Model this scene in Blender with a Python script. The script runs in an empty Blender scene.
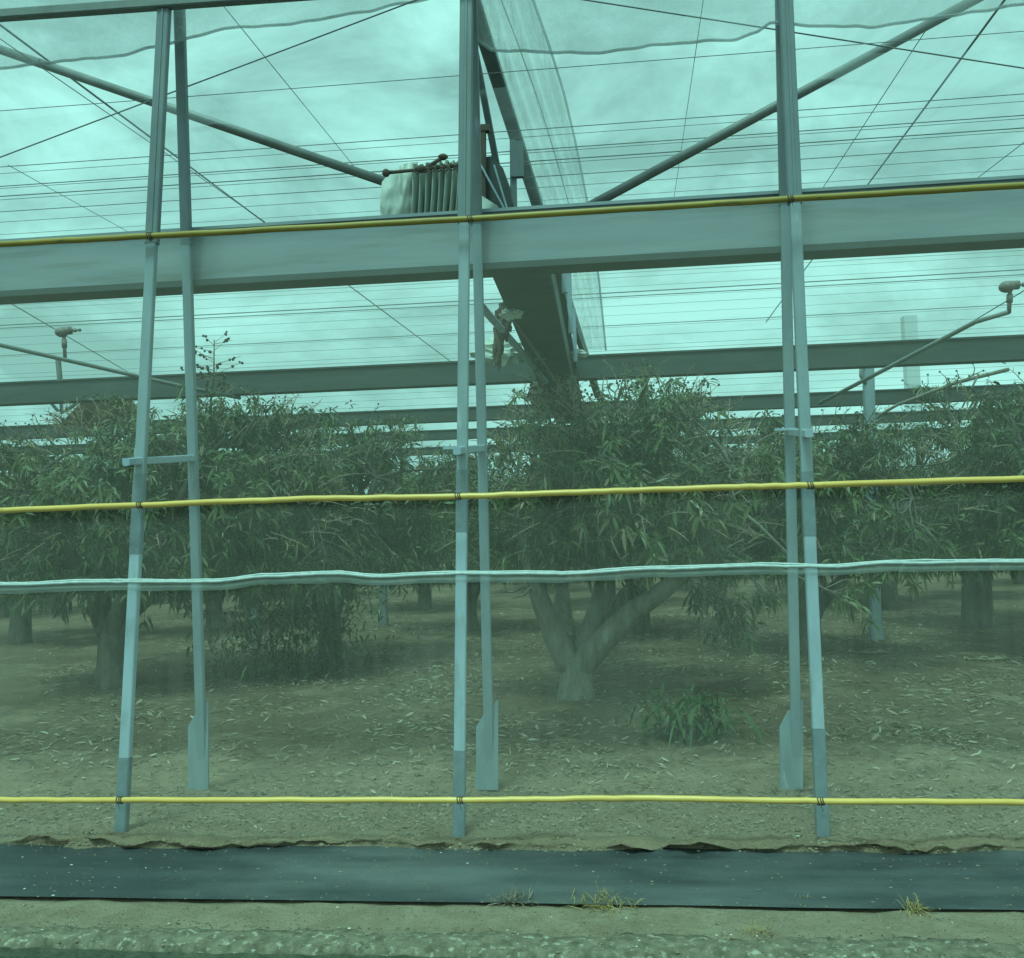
import bpy, math, random
import numpy as np
from mathutils import Matrix, Vector, noise as mnoise

random.seed(7)
rng = np.random.default_rng(7)
scene = bpy.context.scene
COL = scene.collection

# ------------------------------------------------------------------ camera
F, W, H, EYE = 900.0, 1024, 958, 1.9
cam_d = bpy.data.cameras.new('camera')
cam = bpy.data.objects.new('camera', cam_d)
COL.objects.link(cam)
cam_d.sensor_fit = 'HORIZONTAL'
cam_d.sensor_width = 36
cam_d.lens = 36 * F / W
cam_d.clip_start, cam_d.clip_end = 0.05, 3000
ROT = (Matrix.Rotation(math.atan(88 / F), 3, 'Z') @ Matrix.Rotation(math.pi / 2 + math.atan(52 / F), 3, 'X')
       @ Matrix.Rotation(-0.028, 3, 'Z'))
cam.matrix_world = Matrix.Translation((0, 0, EYE)) @ ROT.to_4x4()
scene.camera = cam
EYEV = Vector((0, 0, EYE))


def ray(px, py):
    return ROT @ Vector(((px - W / 2) / F, -(py - H / 2) / F, -1.0))


def P(px, py, Y):
    """point of the place at depth Y (metres from the road side)"""
    d = ray(px, py)
    return EYEV + d * (Y / d.y)


def G(px, py, z=0.0):
    d = ray(px, py)
    return EYEV + d * ((z - EYE) / d.z)


def PX(px, Y, z):
    """x of the picture column px at depth Y and height z"""
    x = 0.0
    for _ in range(12):
        v = ROT.transposed() @ (Vector((x, Y, z)) - EYEV)
        u = W / 2 - F * v.x / v.z
        x += (px - u) * Y / F
    return x


def ZAT(py, Y, px=512):
    return P(px, py, Y).z


# ------------------------------------------------------------------ materials
def new_mat(name):
    m = bpy.data.materials.new(name)
    m.use_nodes = True
    nt = m.node_tree
    nt.nodes.clear()
    out = nt.nodes.new('ShaderNodeOutputMaterial')
    return m, nt, out


def mixcol(nt, fac, a, b):
    n = nt.nodes.new('ShaderNodeMix')
    n.data_type = 'RGBA'
    for s, v in ((n.inputs[0], fac), (n.inputs[6], a), (n.inputs[7], b)):
        if hasattr(v, 'is_output'):
            nt.links.new(v, s)
        else:
            s.default_value = v if not isinstance(v, tuple) else (*v, 1)[:4]
    return n.outputs[2]


def tex_noise(nt, scale, detail=6, rough=0.6, vec=None, dist=0.0):
    n = nt.nodes.new('ShaderNodeTexNoise')
    n.inputs['Scale'].default_value = scale
    n.inputs['Detail'].default_value = detail
    n.inputs['Roughness'].default_value = rough
    n.inputs['Distortion'].default_value = dist
    if vec is not None:
        nt.links.new(vec, n.inputs['Vector'])
    return n.outputs['Fac']


def ramp(nt, fac, p0, p1, c0=(0, 0, 0), c1=(1, 1, 1)):
    r = nt.nodes.new('ShaderNodeValToRGB')
    r.color_ramp.elements[0].position = p0
    r.color_ramp.elements[1].position = p1
    r.color_ramp.elements[0].color = (*c0, 1)
    r.color_ramp.elements[1].color = (*c1, 1)
    nt.links.new(fac, r.inputs[0])
    return r.outputs[0]


def coord(nt, scale=(1, 1, 1), kind='Object'):
    tc = nt.nodes.new('ShaderNodeTexCoord')
    mp = nt.nodes.new('ShaderNodeMapping')
    mp.inputs['Scale'].default_value = scale
    nt.links.new(tc.outputs[kind], mp.inputs['Vector'])
    return mp.outputs[0]


def math_node(nt, op, a, b=None):
    n = nt.nodes.new('ShaderNodeMath')
    n.operation = op
    for s, v in ((n.inputs[0], a), (n.inputs[1], b)):
        if v is None:
            continue
        if hasattr(v, 'is_output'):
            nt.links.new(v, s)
        else:
            s.default_value = v
    return n.outputs[0]


def surf(name, c0, c1, scale=6.0, rough=0.6, metal=0.0, bump=0.0, bscale=40.0, stretch=(1, 1, 1), spec=0.5,
         c2=None, c2scale=20.0, c2lo=0.6, c2hi=0.7):
    m, nt, out = new_mat(name)
    b = nt.nodes.new('ShaderNodeBsdfPrincipled')
    v = coord(nt, stretch)
    n = tex_noise(nt, scale, 8, 0.65, v)
    f = ramp(nt, n, 0.32, 0.68)
    c = mixcol(nt, f, c0, c1)
    if c2 is not None:
        n2 = tex_noise(nt, c2scale, 5, 0.6, v)
        c = mixcol(nt, ramp(nt, n2, c2lo, c2hi), c, c2)
    nt.links.new(c, b.inputs['Base Color'])
    b.inputs['Roughness'].default_value = rough
    b.inputs['Metallic'].default_value = metal
    b.inputs['Specular IOR Level'].default_value = spec
    if bump:
        bn = nt.nodes.new('ShaderNodeBump')
        bn.inputs['Strength'].default_value = bump
        bn.inputs['Distance'].default_value = 0.02
        nt.links.new(tex_noise(nt, bscale, 8, 0.7, v), bn.inputs['Height'])
        nt.links.new(bn.outputs[0], b.inputs['Normal'])
    nt.links.new(b.outputs[0], out.inputs[0])
    return m


def net_mat(name, col, cover, var=0.1, stretch=(1, 1, 1), nscale=3.0, fine=None, trans=0.5):
    """woven plastic mesh: threads cover part of the area, the rest is open"""
    m, nt, out = new_mat(name)
    v = coord(nt, stretch)
    n = tex_noise(nt, nscale, 5, 0.6, v, 0.3)
    fac = math_node(nt, 'ADD', math_node(nt, 'MULTIPLY', math_node(nt, 'SUBTRACT', n, 0.5), 2 * var), cover)
    if fine:
        v2 = coord(nt, fine)
        n2 = tex_noise(nt, 1.0, 2, 0.5, v2)
        fac = math_node(nt, 'ADD', fac, math_node(nt, 'MULTIPLY', math_node(nt, 'SUBTRACT', n2, 0.5), var))
    fac.node.use_clamp = True
    tr = nt.nodes.new('ShaderNodeBsdfTransparent')
    df = nt.nodes.new('ShaderNodeBsdfDiffuse')
    tl = nt.nodes.new('ShaderNodeBsdfTranslucent')
    df.inputs[0].default_value = (*col, 1)
    tl.inputs[0].default_value = (*col, 1)
    mx = nt.nodes.new('ShaderNodeMixShader')
    mx.inputs[0].default_value = trans
    nt.links.new(df.outputs[0], mx.inputs[1])
    nt.links.new(tl.outputs[0], mx.inputs[2])
    m2 = nt.nodes.new('ShaderNodeMixShader')
    nt.links.new(fac, m2.inputs[0])
    nt.links.new(tr.outputs[0], m2.inputs[1])
    nt.links.new(mx.outputs[0], m2.inputs[2])
    nt.links.new(m2.outputs[0], out.inputs[0])
    return m


M = {}
M['leg_pale'] = surf('galvanised_pale_steel', (0.36, 0.42, 0.50), (0.45, 0.51, 0.59), 5, 0.55, 0.0, 0.1, 60, (1, 1, 0.25),
                     c2=(0.26, 0.28, 0.29), c2scale=13, c2lo=0.56, c2hi=0.8)
M['leg_mid'] = surf('galvanised_mid_steel', (0.22, 0.26, 0.29), (0.31, 0.36, 0.40), 6, 0.5, 0.0, 0.1, 60, (1, 1, 0.25),
                    c2=(0.40, 0.43, 0.45), c2scale=11, c2lo=0.64, c2hi=0.74)
M['leg_dull'] = surf('galvanised_dull_steel', (0.135, 0.15, 0.16), (0.205, 0.225, 0.235), 5, 0.55, 0.0, 0.1, 60, (1, 1, 0.3),
                     c2=(0.30, 0.32, 0.34), c2scale=7, c2lo=0.66, c2hi=0.76)
M['band'] = surf('dark_band_steel', (0.13, 0.165, 0.195), (0.21, 0.245, 0.28), 11, 0.6)
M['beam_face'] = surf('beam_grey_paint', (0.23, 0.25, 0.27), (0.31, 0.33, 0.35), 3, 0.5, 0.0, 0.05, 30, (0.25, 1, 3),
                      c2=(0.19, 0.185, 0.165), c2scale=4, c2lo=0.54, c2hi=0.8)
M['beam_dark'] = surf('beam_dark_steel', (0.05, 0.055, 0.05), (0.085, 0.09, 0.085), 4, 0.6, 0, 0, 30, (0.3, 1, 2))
M['pole'] = surf('pole_grey_steel', (0.17, 0.175, 0.165), (0.25, 0.255, 0.245), 5, 0.5)
M['wire'] = surf('wire_grey', (0.20, 0.21, 0.21), (0.28, 0.29, 0.29), 3, 0.6)
M['yellow'] = surf('yellow_plastic', (0.74, 0.42, 0.10), (0.86, 0.52, 0.14), 7, 0.35, 0, 0, 40, (0.3, 1, 1),
                   c2=(0.35, 0.24, 0.05), c2scale=26, c2lo=0.66, c2hi=0.72)
M['yellow_old'] = surf('weathered_yellow_plastic', (0.30, 0.19, 0.03), (0.42, 0.27, 0.05), 7, 0.5, 0, 0, 40, (0.3, 1, 1),
                       c2=(0.15, 0.12, 0.06), c2scale=20, c2lo=0.62, c2hi=0.72)
M['white_plastic'] = surf('white_plastic_cloth', (0.60, 0.62, 0.56), (0.78, 0.78, 0.72), 8, 0.5)
M['white_cord'] = surf('white_cord', (0.46, 0.48, 0.46), (0.64, 0.66, 0.64), 20, 0.6)
M['pleat'] = surf('pale_pleated_cloth', (0.46, 0.49, 0.45), (0.62, 0.64, 0.58), 6, 0.6, 0, 0.1, 30,
                  c2=(0.62, 0.62, 0.42), c2scale=4, c2lo=0.58, c2hi=0.75)
M['rust'] = surf('rusty_steel', (0.09, 0.06, 0.045), (0.15, 0.11, 0.085), 14, 0.8)
M['brown_sheet'] = surf('brown_weathered_sheet', (0.10, 0.055, 0.035), (0.15, 0.08, 0.05), 7, 0.8)
M['sprinkler'] = surf('grey_plastic', (0.16, 0.13, 0.12), (0.25, 0.20, 0.18), 20, 0.5)
M['bark'] = surf('mango_bark', (0.15, 0.125, 0.095), (0.30, 0.265, 0.21), 9, 0.9, 0, 0.8, 30, (1, 1, 0.4),
                 c2=(0.42, 0.39, 0.34), c2scale=5, c2lo=0.58, c2hi=0.72)
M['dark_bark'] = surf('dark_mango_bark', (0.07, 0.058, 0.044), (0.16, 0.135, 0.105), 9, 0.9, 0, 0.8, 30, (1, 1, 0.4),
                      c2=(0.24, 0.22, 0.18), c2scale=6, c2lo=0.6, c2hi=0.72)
M['twig'] = surf('dry_twig', (0.24, 0.18, 0.115), (0.40, 0.31, 0.21), 9, 0.9)
M['bud'] = surf('dark_bud', (0.05, 0.035, 0.03), (0.10, 0.07, 0.05), 9, 0.9)
M['hem'] = net_mat('net_hem_grey', (0.42, 0.45, 0.45), 0.55, 0.15, (1, 1, 1), 8)
M['fringe'] = net_mat('hem_fringe', (0.72, 0.75, 0.72), 0.42, 0.3, (.6, 1, 22), 3)
M['roof_net'] = net_mat('roof_net', (0.55, 0.6, 0.6), 0.13, 0.10, (0.12, 1.1, 1), 1.6, (0.2, 9, 1), 0.75)
M['high_net'] = net_mat('hanging_net', (0.56, 0.60, 0.58), 0.36, 0.20, (1, 1, 1), 2.5, (26, 26, 26), 0.6)
M['curtain'] = net_mat('hanging_curtain_net', (0.62, 0.66, 0.64), 0.40, 0.42, (7, 7, 0.3), 2.0, (30, 30, 0.6), 0.6)
M['wall_net_hi'] = net_mat('upper_wall_net', (0.80, 0.77, 0.64), 0.11, 0.03, (1, 1, 1), 1.5, (60, 60, 2), 0.35)
M['wall_net_lo'] = net_mat('lower_wall_net', (0.80, 0.76, 0.64), 0.13, 0.10, (1, 1, 1), 1.2, (24, 24, 1.0), 0.35)
M['mat'] = surf('black_weed_mat', (0.034, 0.040, 0.043), (0.056, 0.062, 0.064), 3, 0.42, 0, 0.5, 70, (0.5, 1.5, 1), 0.5,
                c2=(0.15, 0.155, 0.15), c2scale=0.9, c2lo=0.46, c2hi=0.72)  # soft pale patches paint sheen and dust into the mat colour
M['shed'] = surf('far_wall_haze', (0.50, 0.55, 0.57), (0.55, 0.60, 0.62), 0.3, 0.8)  # pale bluish tone stands in for distance haze


def ground_mat():
    m, nt, out = new_mat('orchard_soil')
    b = nt.nodes.new('ShaderNodeBsdfPrincipled')
    v = coord(nt)
    big = ramp(nt, tex_noise(nt, 0.55, 6, 0.6, v, 0.4), 0.35, 0.65)
    mid = ramp(nt, tex_noise(nt, 3.5, 8, 0.7, v, 0.5), 0.36, 0.64)
    fine = ramp(nt, tex_noise(nt, 38, 8, 0.75, v), 0.35, 0.65)
    c = mixcol(nt, big, (0.40, 0.272, 0.172), (0.52, 0.362, 0.238))
    c = mixcol(nt, math_node(nt, 'MULTIPLY', mid, 0.75), c, (0.255, 0.180, 0.105))
    c = mixcol(nt, math_node(nt, 'MULTIPLY', fine, 0.6), c, (0.50, 0.40, 0.285))
    spots = ramp(nt, tex_noise(nt, 16, 6, 0.7, v), 0.62, 0.68)
    c = mixcol(nt, math_node(nt, 'MULTIPLY', spots, 0.85), c, (0.10, 0.08, 0.055))
    # loose pale sand lies along the kerb
    sepa = nt.nodes.new('ShaderNodeSeparateXYZ')
    nt.links.new(v, sepa.inputs[0])
    ms = nt.nodes.new('ShaderNodeMapRange')
    for i_, v_ in enumerate((4.85, 4.65, 0.0, 1.0)):
        ms.inputs[i_ + 1].default_value = v_
    nt.links.new(sepa.outputs[1], ms.inputs[0])
    sandc = mixcol(nt, mid, (0.56, 0.45, 0.32), (0.40, 0.31, 0.21))
    sandc = mixcol(nt, math_node(nt, 'MULTIPLY', spots, 0.6), sandc, (0.15, 0.12, 0.08))
    c = mixcol(nt, math_node(nt, 'MULTIPLY', ms.outputs[0], 0.9), c, sandc)
    # shade under the trees put into the floor colour in patches, verge left clear
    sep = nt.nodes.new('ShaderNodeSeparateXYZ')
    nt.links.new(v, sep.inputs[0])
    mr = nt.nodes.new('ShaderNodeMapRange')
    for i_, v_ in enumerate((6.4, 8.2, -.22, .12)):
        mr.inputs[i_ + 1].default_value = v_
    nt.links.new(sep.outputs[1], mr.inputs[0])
    shade_ = ramp(nt, math_node(nt, 'ADD', tex_noise(nt, 1.3, 9, 0.68, v, 0.6), mr.outputs[0]), 0.42, 0.60)
    c = mixcol(nt, math_node(nt, 'MULTIPLY', shade_, 0.70), c, (0.128, 0.088, 0.052))
    nt.links.new(c, b.inputs['Base Color'])
    b.inputs['Roughness'].default_value = 0.95
    b.inputs['Specular IOR Level'].default_value = 0.15
    bn = nt.nodes.new('ShaderNodeBump')
    bn.inputs['Strength'].default_value = 1.0
    bn.inputs['Distance'].default_value = 0.05
    h = math_node(nt, 'ADD', tex_noise(nt, 22, 10, 0.75, v), math_node(nt, 'MULTIPLY', tex_noise(nt, 90, 4, 0.7, v), 0.5))
    nt.links.new(h, bn.inputs['Height'])
    nt.links.new(bn.outputs[0], b.inputs['Normal'])
    nt.links.new(b.outputs[0], out.inputs[0])
    return m


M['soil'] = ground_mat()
M['concrete'] = surf('rough_old_concrete', (0.125, 0.105, 0.072), (0.32, 0.27, 0.19), 16, 0.95, 0, 1.0, 45, (1, 1, 1), 0.2,
                     c2=(0.55, 0.49, 0.38), c2scale=26, c2lo=0.57, c2hi=0.70)
M['kerb_face'] = surf('mossy_shaded_concrete', (0.075, 0.08, 0.05), (0.16, 0.155, 0.11), 9, 0.9, 0, 1.0, 40, (1, 1, 1), 0.2,
                      c2=(0.12, 0.115, 0.09), c2scale=12, c2lo=0.62, c2hi=0.72)  # moss and dirt, with the ditch shade put into the dark tone
M['road'] = surf('asphalt', (0.03, 0.03, 0.03), (0.06, 0.058, 0.055), 12, 0.9, 0, 0.5, 80)
M['stone'] = surf('soil_clod', (0.11, 0.085, 0.055), (0.42, 0.33, 0.23), 9, 0.95, 0, 0.6, 50)
M['pale_stone'] = surf('pale_pebble', (0.5, 0.48, 0.42), (0.65, 0.62, 0.55), 12, 0.9)


def leaf_mat(name, stops, gloss=0.42):
    m, nt, out = new_mat(name)
    b = nt.nodes.new('ShaderNodeBsdfPrincipled')
    at = nt.nodes.new('ShaderNodeAttribute')
    at.attribute_name = 'tint'
    r = nt.nodes.new('ShaderNodeValToRGB')
    e = r.color_ramp.elements
    e[0].position, e[0].color = stops[0][0], (*stops[0][1], 1)
    e[1].position, e[1].color = stops[-1][0], (*stops[-1][1], 1)
    for p, c in stops[1:-1]:
        x = e.new(p)
        x.color = (*c, 1)
    nt.links.new(at.outputs['Fac'], r.inputs[0])
    nt.links.new(r.outputs[0], b.inputs['Base Color'])
    b.inputs['Roughness'].default_value = gloss
    b.inputs['Specular IOR Level'].default_value = 0.5
    tl = nt.nodes.new('ShaderNodeBsdfTranslucent')
    nt.links.new(r.outputs[0], tl.inputs[0])
    mx = nt.nodes.new('ShaderNodeMixShader')
    mx.inputs[0].default_value = 0.25
    nt.links.new(b.outputs[0], mx.inputs[1])
    nt.links.new(tl.outputs[0], mx.inputs[2])
    nt.links.new(mx.outputs[0], out.inputs[0])
    return m


M['leaf'] = leaf_mat('mango_leaf', [(0, (0.042, 0.060, 0.018)), (0.42, (0.098, 0.128, 0.040)), (0.75, (0.155, 0.180, 0.062)),
                                    (0.90, (0.23, 0.235, 0.125)), (1.0, (0.38, 0.31, 0.19))])
M['weed'] = leaf_mat('green_weed_leaf', [(0, (0.045, 0.09, 0.025)), (0.7, (0.085, 0.15, 0.045)), (1, (0.24, 0.22, 0.08))])
M['litter'] = leaf_mat('dry_fallen_leaf', [(0, (0.11, 0.08, 0.05)), (0.5, (0.27, 0.205, 0.135)), (0.85, (0.44, 0.36, 0.25)),
                                           (1, (0.55, 0.48, 0.36))], 0.7)
M['straw'] = leaf_mat('dry_straw', [(0, (0.25, 0.17, 0.06)), (0.6, (0.45, 0.31, 0.11)), (1, (0.58, 0.45, 0.2))], 0.7)


# ------------------------------------------------------------------ mesh builder
class MB:
    def __init__(self):
        self.v, self.f, self.mi = [], [], []

    def add(self, vs, fs, mi=0):
        o = len(self.v)
        self.v += [tuple(x) for x in vs]
        self.f += [tuple(i + o for i in f) for f in fs]
        self.mi += [mi] * len(fs)
        return self

    def box(self, c, s, mi=0):
        x, y, z = c
        a, b, d = s[0] / 2, s[1] / 2, s[2] / 2
        vs = [(x + i * a, y + j * b, z + k * d) for i in (-1, 1) for j in (-1, 1) for k in (-1, 1)]
        return self.add(vs, [(0, 1, 3, 2), (4, 6, 7, 5), (0, 4, 5, 1), (2, 3, 7, 6), (0, 2, 6, 4), (1, 5, 7, 3)], mi)

    def bar(self, p0, p1, w, d, mi=0, side=Vector((1, 0, 0))):
        """rectangular bar, w across 'side', d across the other direction, edges slightly chamfered"""
        p0, p1 = Vector(p0), Vector(p1)
        t = (p1 - p0).normalized()
        u = (side - t * side.dot(t)).normalized()
        n = t.cross(u).normalized()
        c = min(w, d) * 0.12
        prof = []
        for sx, sy in ((1, 1), (-1, 1), (-1, -1), (1, -1)):
            a, b = Vector((sx * (w / 2 - c), sy * d / 2)), Vector((sx * w / 2, sy * (d / 2 - c)))
            prof += [b, a] if sx * sy > 0 else [a, b]
        vs = [p + u * q.x + n * q.y for p in (p0, p1) for q in prof]
        k = len(prof)
        fs = [(i, (i + 1) % k, k + (i + 1) % k, k + i) for i in range(k)] + [tuple(range(k - 1, -1, -1)), tuple(range(k, 2 * k))]
        return self.add(vs, fs, mi)

    def tube(self, pts, r, sides=8, mi=0, cap=True):
        pts = [Vector(p) for p in pts]
        rs = r if isinstance(r, (list, tuple)) else [r] * len(pts)
        vs, fs = [], []
        ref = Vector((0.13, 0.21, 1)).normalized()
        t0 = (pts[-1] - pts[0]).normalized()
        if abs(t0.dot(ref)) > 0.93:
            ref = Vector((1, 0.1, 0.05)).normalized()
        for i, p in enumerate(pts):
            t = (pts[min(i + 1, len(pts) - 1)] - pts[max(i - 1, 0)]).normalized()
            u = t.cross(ref).normalized()
            n = u.cross(t)
            for k in range(sides):
                a = 2 * math.pi * k / sides
                vs.append(p + (u * math.cos(a) + n * math.sin(a)) * rs[i])
        for i in range(len(pts) - 1):
            for k in range(sides):
                a, b = i * sides + k, i * sides + (k + 1) % sides
                fs.append((a, b, b + sides, a + sides))
        if cap:
            fs.append(tuple(range(sides - 1, -1, -1)))
            fs.append(tuple(range((len(pts) - 1) * sides, len(pts) * sides)))
        return self.add(vs, fs, mi)

    def grid(self, fn, nu, nv, mi=0):
        vs = [fn(i / nu, j / nv) for j in range(nv + 1) for i in range(nu + 1)]
        fs = [(j * (nu + 1) + i, j * (nu + 1) + i + 1, (j + 1) * (nu + 1) + i + 1, (j + 1) * (nu + 1) + i)
              for j in range(nv) for i in range(nu)]
        return self.add(vs, fs, mi)

    def ball(self, c, r, mi=0, nu=8, nv=5, sq=(1, 1, 1)):
        c = Vector(c)
        return self.grid(lambda u, v: c + Vector((sq[0] * r * math.sin(math.pi * v) * math.cos(2 * math.pi * u),
                                                  sq[1] * r * math.sin(math.pi * v) * math.sin(2 * math.pi * u),
                                                  sq[2] * r * math.cos(math.pi * v))), nu, nv, mi)

    def build(self, name, mats, parent=None, smooth=False):
        me = bpy.data.meshes.new(name)
        me.from_pydata(self.v, [], self.f)
        if not isinstance(mats, (list, tuple)):
            mats = [mats]
        for m in mats:
            me.materials.append(m)
        me.polygons.foreach_set('material_index', self.mi)
        if smooth:
            me.polygons.foreach_set('use_smooth', [True] * len(self.f))
        me.update()
        return link(name, me, parent)


def link(name, me, parent=None):
    o = bpy.data.objects.new(name, me)
    COL.objects.link(o)
    if parent is not None:
        o.parent = parent
        o.matrix_parent_inverse = Matrix.Translation(-parent.location) if parent.type == 'EMPTY' else Matrix()
    return o


def tag(o, label=None, cat=None, group=None, kind=None):
    if label:
        o['label'] = label
    if cat:
        o['category'] = cat
    if group:
        o['group'] = group
    if kind:
        o['kind'] = kind
    return o


def empty(name, loc, label, cat, group=None):
    o = bpy.data.objects.new(name, None)
    COL.objects.link(o)
    o.location = loc
    o.empty_display_size = 0.2
    return tag(o, label, cat, group)


def np_mesh(name, verts, faces_flat, starts, totals, tint=None, mat=None):
    me = bpy.data.meshes.new(name)
    me.vertices.add(len(verts))
    me.vertices.foreach_set('co', np.asarray(verts, np.float32).ravel())
    me.loops.add(len(faces_flat))
    me.loops.foreach_set('vertex_index', np.asarray(faces_flat, np.int32))
    me.polygons.add(len(starts))
    me.polygons.foreach_set('loop_start', np.asarray(starts, np.int32))
    me.polygons.foreach_set('loop_total', np.asarray(totals, np.int32))
    if mat:
        me.materials.append(mat)
    me.update(calc_edges=True)
    if tint is not None:
        a = me.attributes.new('tint', 'FLOAT', 'POINT')
        a.data.foreach_set('value', np.asarray(tint, np.float32))
    me.validate()
    return me


# leaves: arrays of base point, direction, width direction, length, width, droop -> one mesh
def leaf_mesh(name, base, dirn, side, length, width, droop, tint, mat):
    n = len(base)
    up = np.array([0, 0, 1.0])
    d = dirn / np.linalg.norm(dirn, axis=1, keepdims=True)
    s = side - d * np.sum(side * d, 1, keepdims=True)
    s /= np.linalg.norm(s, axis=1, keepdims=True) + 1e-9
    nn = np.cross(d, s)
    L, Wd, D = length[:, None], width[:, None], droop[:, None]

    def pt(t, w, lift):
        return base + d * L * t + s * Wd * w - up * D * L * t * t + nn * Wd * lift

    vs = np.stack([pt(0, 0, 0), pt(.3, -.42, .12), pt(.3, 0, -.05), pt(.3, .42, .12),
                   pt(.65, -.46, .10), pt(.65, 0, -.05), pt(.65, .46, .10), pt(1, 0, 0)], 1)
    fl = np.array([0, 2, 1, 0, 3, 2, 1, 2, 5, 4, 2, 3, 6, 5, 4, 5, 7, 5, 6, 7])
    tot = np.array([3, 3, 4, 4, 3, 3])
    st = np.array([0, 3, 6, 10, 14, 17])
    faces = (fl[None] + 8 * np.arange(n)[:, None]).ravel()
    starts = (st[None] + 20 * np.arange(n)[:, None]).ravel()
    return np_mesh(name, vs.reshape(-1, 3), faces, starts, np.tile(tot, n), np.repeat(tint, 8), mat)


# ------------------------------------------------------------------ mango trees
def lump(v, seed):
    return mnoise.noise(Vector((v[0] * 1.5 + seed * 7.3, v[1] * 1.5 - seed * 3.1, v[2] * 1.5 + seed)))


def mango(seed, rx, ry, zc, rz, off=(0, 0), limbs=None, trunk=0.2, fork=0.55, nclump=58, per=13, leafn=12, skirt=True, hang=None,
          twigs=70, base_r=None, shoot=None):
    """returns meshes (wood, crown); origin at the trunk base"""
    rg = random.Random(seed)
    wood = MB()
    cx, cy = off
    c = Vector((cx, cy, zc))
    b = base_r or trunk
    wood.tube([(0, 0, -0.12), (0.0, 0, 0.06), (0.01, 0, fork * 0.5), (0.02, 0.0, fork * 0.85), (0.02, 0, fork * 1.12)],
              [b * 1.35, b * 1.12, b, b * 0.98, b * 0.8], 12)

    def shell(d, k):
        d = Vector(d).normalized()
        r = 1 + 0.26 * lump(d, seed) + 0.10 * lump(d * 2.7, seed + 5)
        z = d.z
        return c + Vector((d.x * rx, d.y * ry, z * rz)) * r * k

    nodes = []
    if limbs is None:
        limbs = []
        k = rg.choice((4, 5))
        for i in range(k):
            a = 2 * math.pi * (i + rg.uniform(-.25, .25)) / k
            e = shell((math.cos(a), math.sin(a), rg.uniform(-.1, .5)), 0.68)
            m1 = Vector((math.cos(a) * .18, math.sin(a) * .18, fork + .22))
            m2 = m1.lerp(e, .5) + Vector((0, 0, -.03 + rg.uniform(-.1, .1)))
            limbs.append([m1, m2, e])
    for lb in limbs:
        p = [Vector((0.0, 0, fork * .72))] + [Vector(q) for q in lb]
        fine = []
        for i in range(len(p) - 1):
            for t in (0, .33, .66):
                q = p[i].lerp(p[i + 1], t)
                fine.append(q + Vector([rg.uniform(-.02, .02) for _ in range(3)]))
        fine.append(p[-1])
        # smooth
        for _ in range(2):
            fine = [fine[0]] + [(fine[i - 1] + fine[i] * 2 + fine[i + 1]) / 4 for i in range(1, len(fine) - 1)] + [fine[-1]]
        n = len(fine)
        r0 = b * (rg.uniform(.52, .68) if skirt else .80)
        wood.tube(fine, [r0 * (1 - i / n) ** .75 + .016 for i in range(n)], 9)
        nodes += fine[3:]
    # clump centres through the crown's volume
    clumps = []
    for i in range(nclump):
        while True:
            d = Vector((rg.gauss(0, 1), rg.gauss(0, 1), rg.gauss(0.12, 1)))
            if d.length > .1 and d.normalized().z > -.93:
                break
        clumps.append(shell(d, rg.uniform(.5, 1.0) if rg.random() < .85 else rg.uniform(.2, .6)))
    for i in range(int(nclump * .3) if skirt else 0):                      # drooping skirt
        a = rg.uniform(0, 6.28)
        e = shell((math.cos(a), math.sin(a), -.15), rg.uniform(.6, .98))
        clumps.append(Vector((e.x, e.y, rg.uniform(1.22, 1.6))))
    for q in (hang or []):
        clumps.append(Vector(q))
    sec = []
    for q in clumps:
        a = min(nodes, key=lambda k: (k - q).length * rg.uniform(.85, 1.2))
        mid = a.lerp(q, .5) + Vector((rg.uniform(-.1, .1), rg.uniform(-.1, .1), rg.uniform(-.05, .16)))
        wood.tube([a, a.lerp(mid, .6) + Vector((0, 0, .03)), mid, q], [.026, .02, .015, .008], 5, cap=False)
        sec.append((q, mid))
    base, dirn, side, ln, wd, dr, ti = [], [], [], [], [], [], []
    for q, mid in sec:
        R = rg.uniform(.24, .42) if q.z > 1.15 else rg.uniform(.16, .24)
        tone = rg.gauss(.45, .17)
        for _ in range(per):
            w = q + Vector((rg.gauss(0, R * .6), rg.gauss(0, R * .6), rg.gauss(0, R * .42)))
            if q.z > 1.15 and w.z < (1.12 if skirt else 1.36) and (not skirt or rg.random() < .85):
                continue
            ax = ((w - c) * .6 + (w - q) + Vector((0, 0, .25))).normalized()
            if rg.random() < .75:
                m = mid.lerp(q, rg.uniform(.3, 1))
                wood.tube([m, m.lerp(w, .55) + Vector((0, 0, .03)), w], [.007, .006, .004], 3, cap=False)
            k = max(3, int(rg.gauss(leafn, 2)))
            ph = rg.uniform(0, 6.28)
            u = ax.cross(Vector((.3, .2, .9))).normalized()
            v = ax.cross(u)
            wt = rg.gauss(tone, .12)
            for i in range(k):
                a = ph + i * 2.4 + rg.uniform(-.3, .3)
                rad = u * math.cos(a) + v * math.sin(a)
                d = rad * rg.uniform(.5, 1.1) + ax * rg.uniform(-.3, .8) + Vector((rg.gauss(0, .3), rg.gauss(0, .3), rg.gauss(-.15, .3)))
                base.append(w - ax * rg.uniform(0, .13) + rad * rg.uniform(0, .03))
                dirn.append(d)
                side.append(ax.cross(rad) + Vector([rg.uniform(-.4, .4) for _ in range(3)]))
                L = rg.uniform(.06, .165)
                ln.append(L)
                wd.append(L * rg.uniform(.20, .31))
                dr.append(rg.uniform(.1, .95))
                t = wt + rg.gauss(0, .20)
                if rg.random() < .04:
                    t = rg.uniform(.9, 1)
                ti.append(min(1, max(0, t)))
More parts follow.
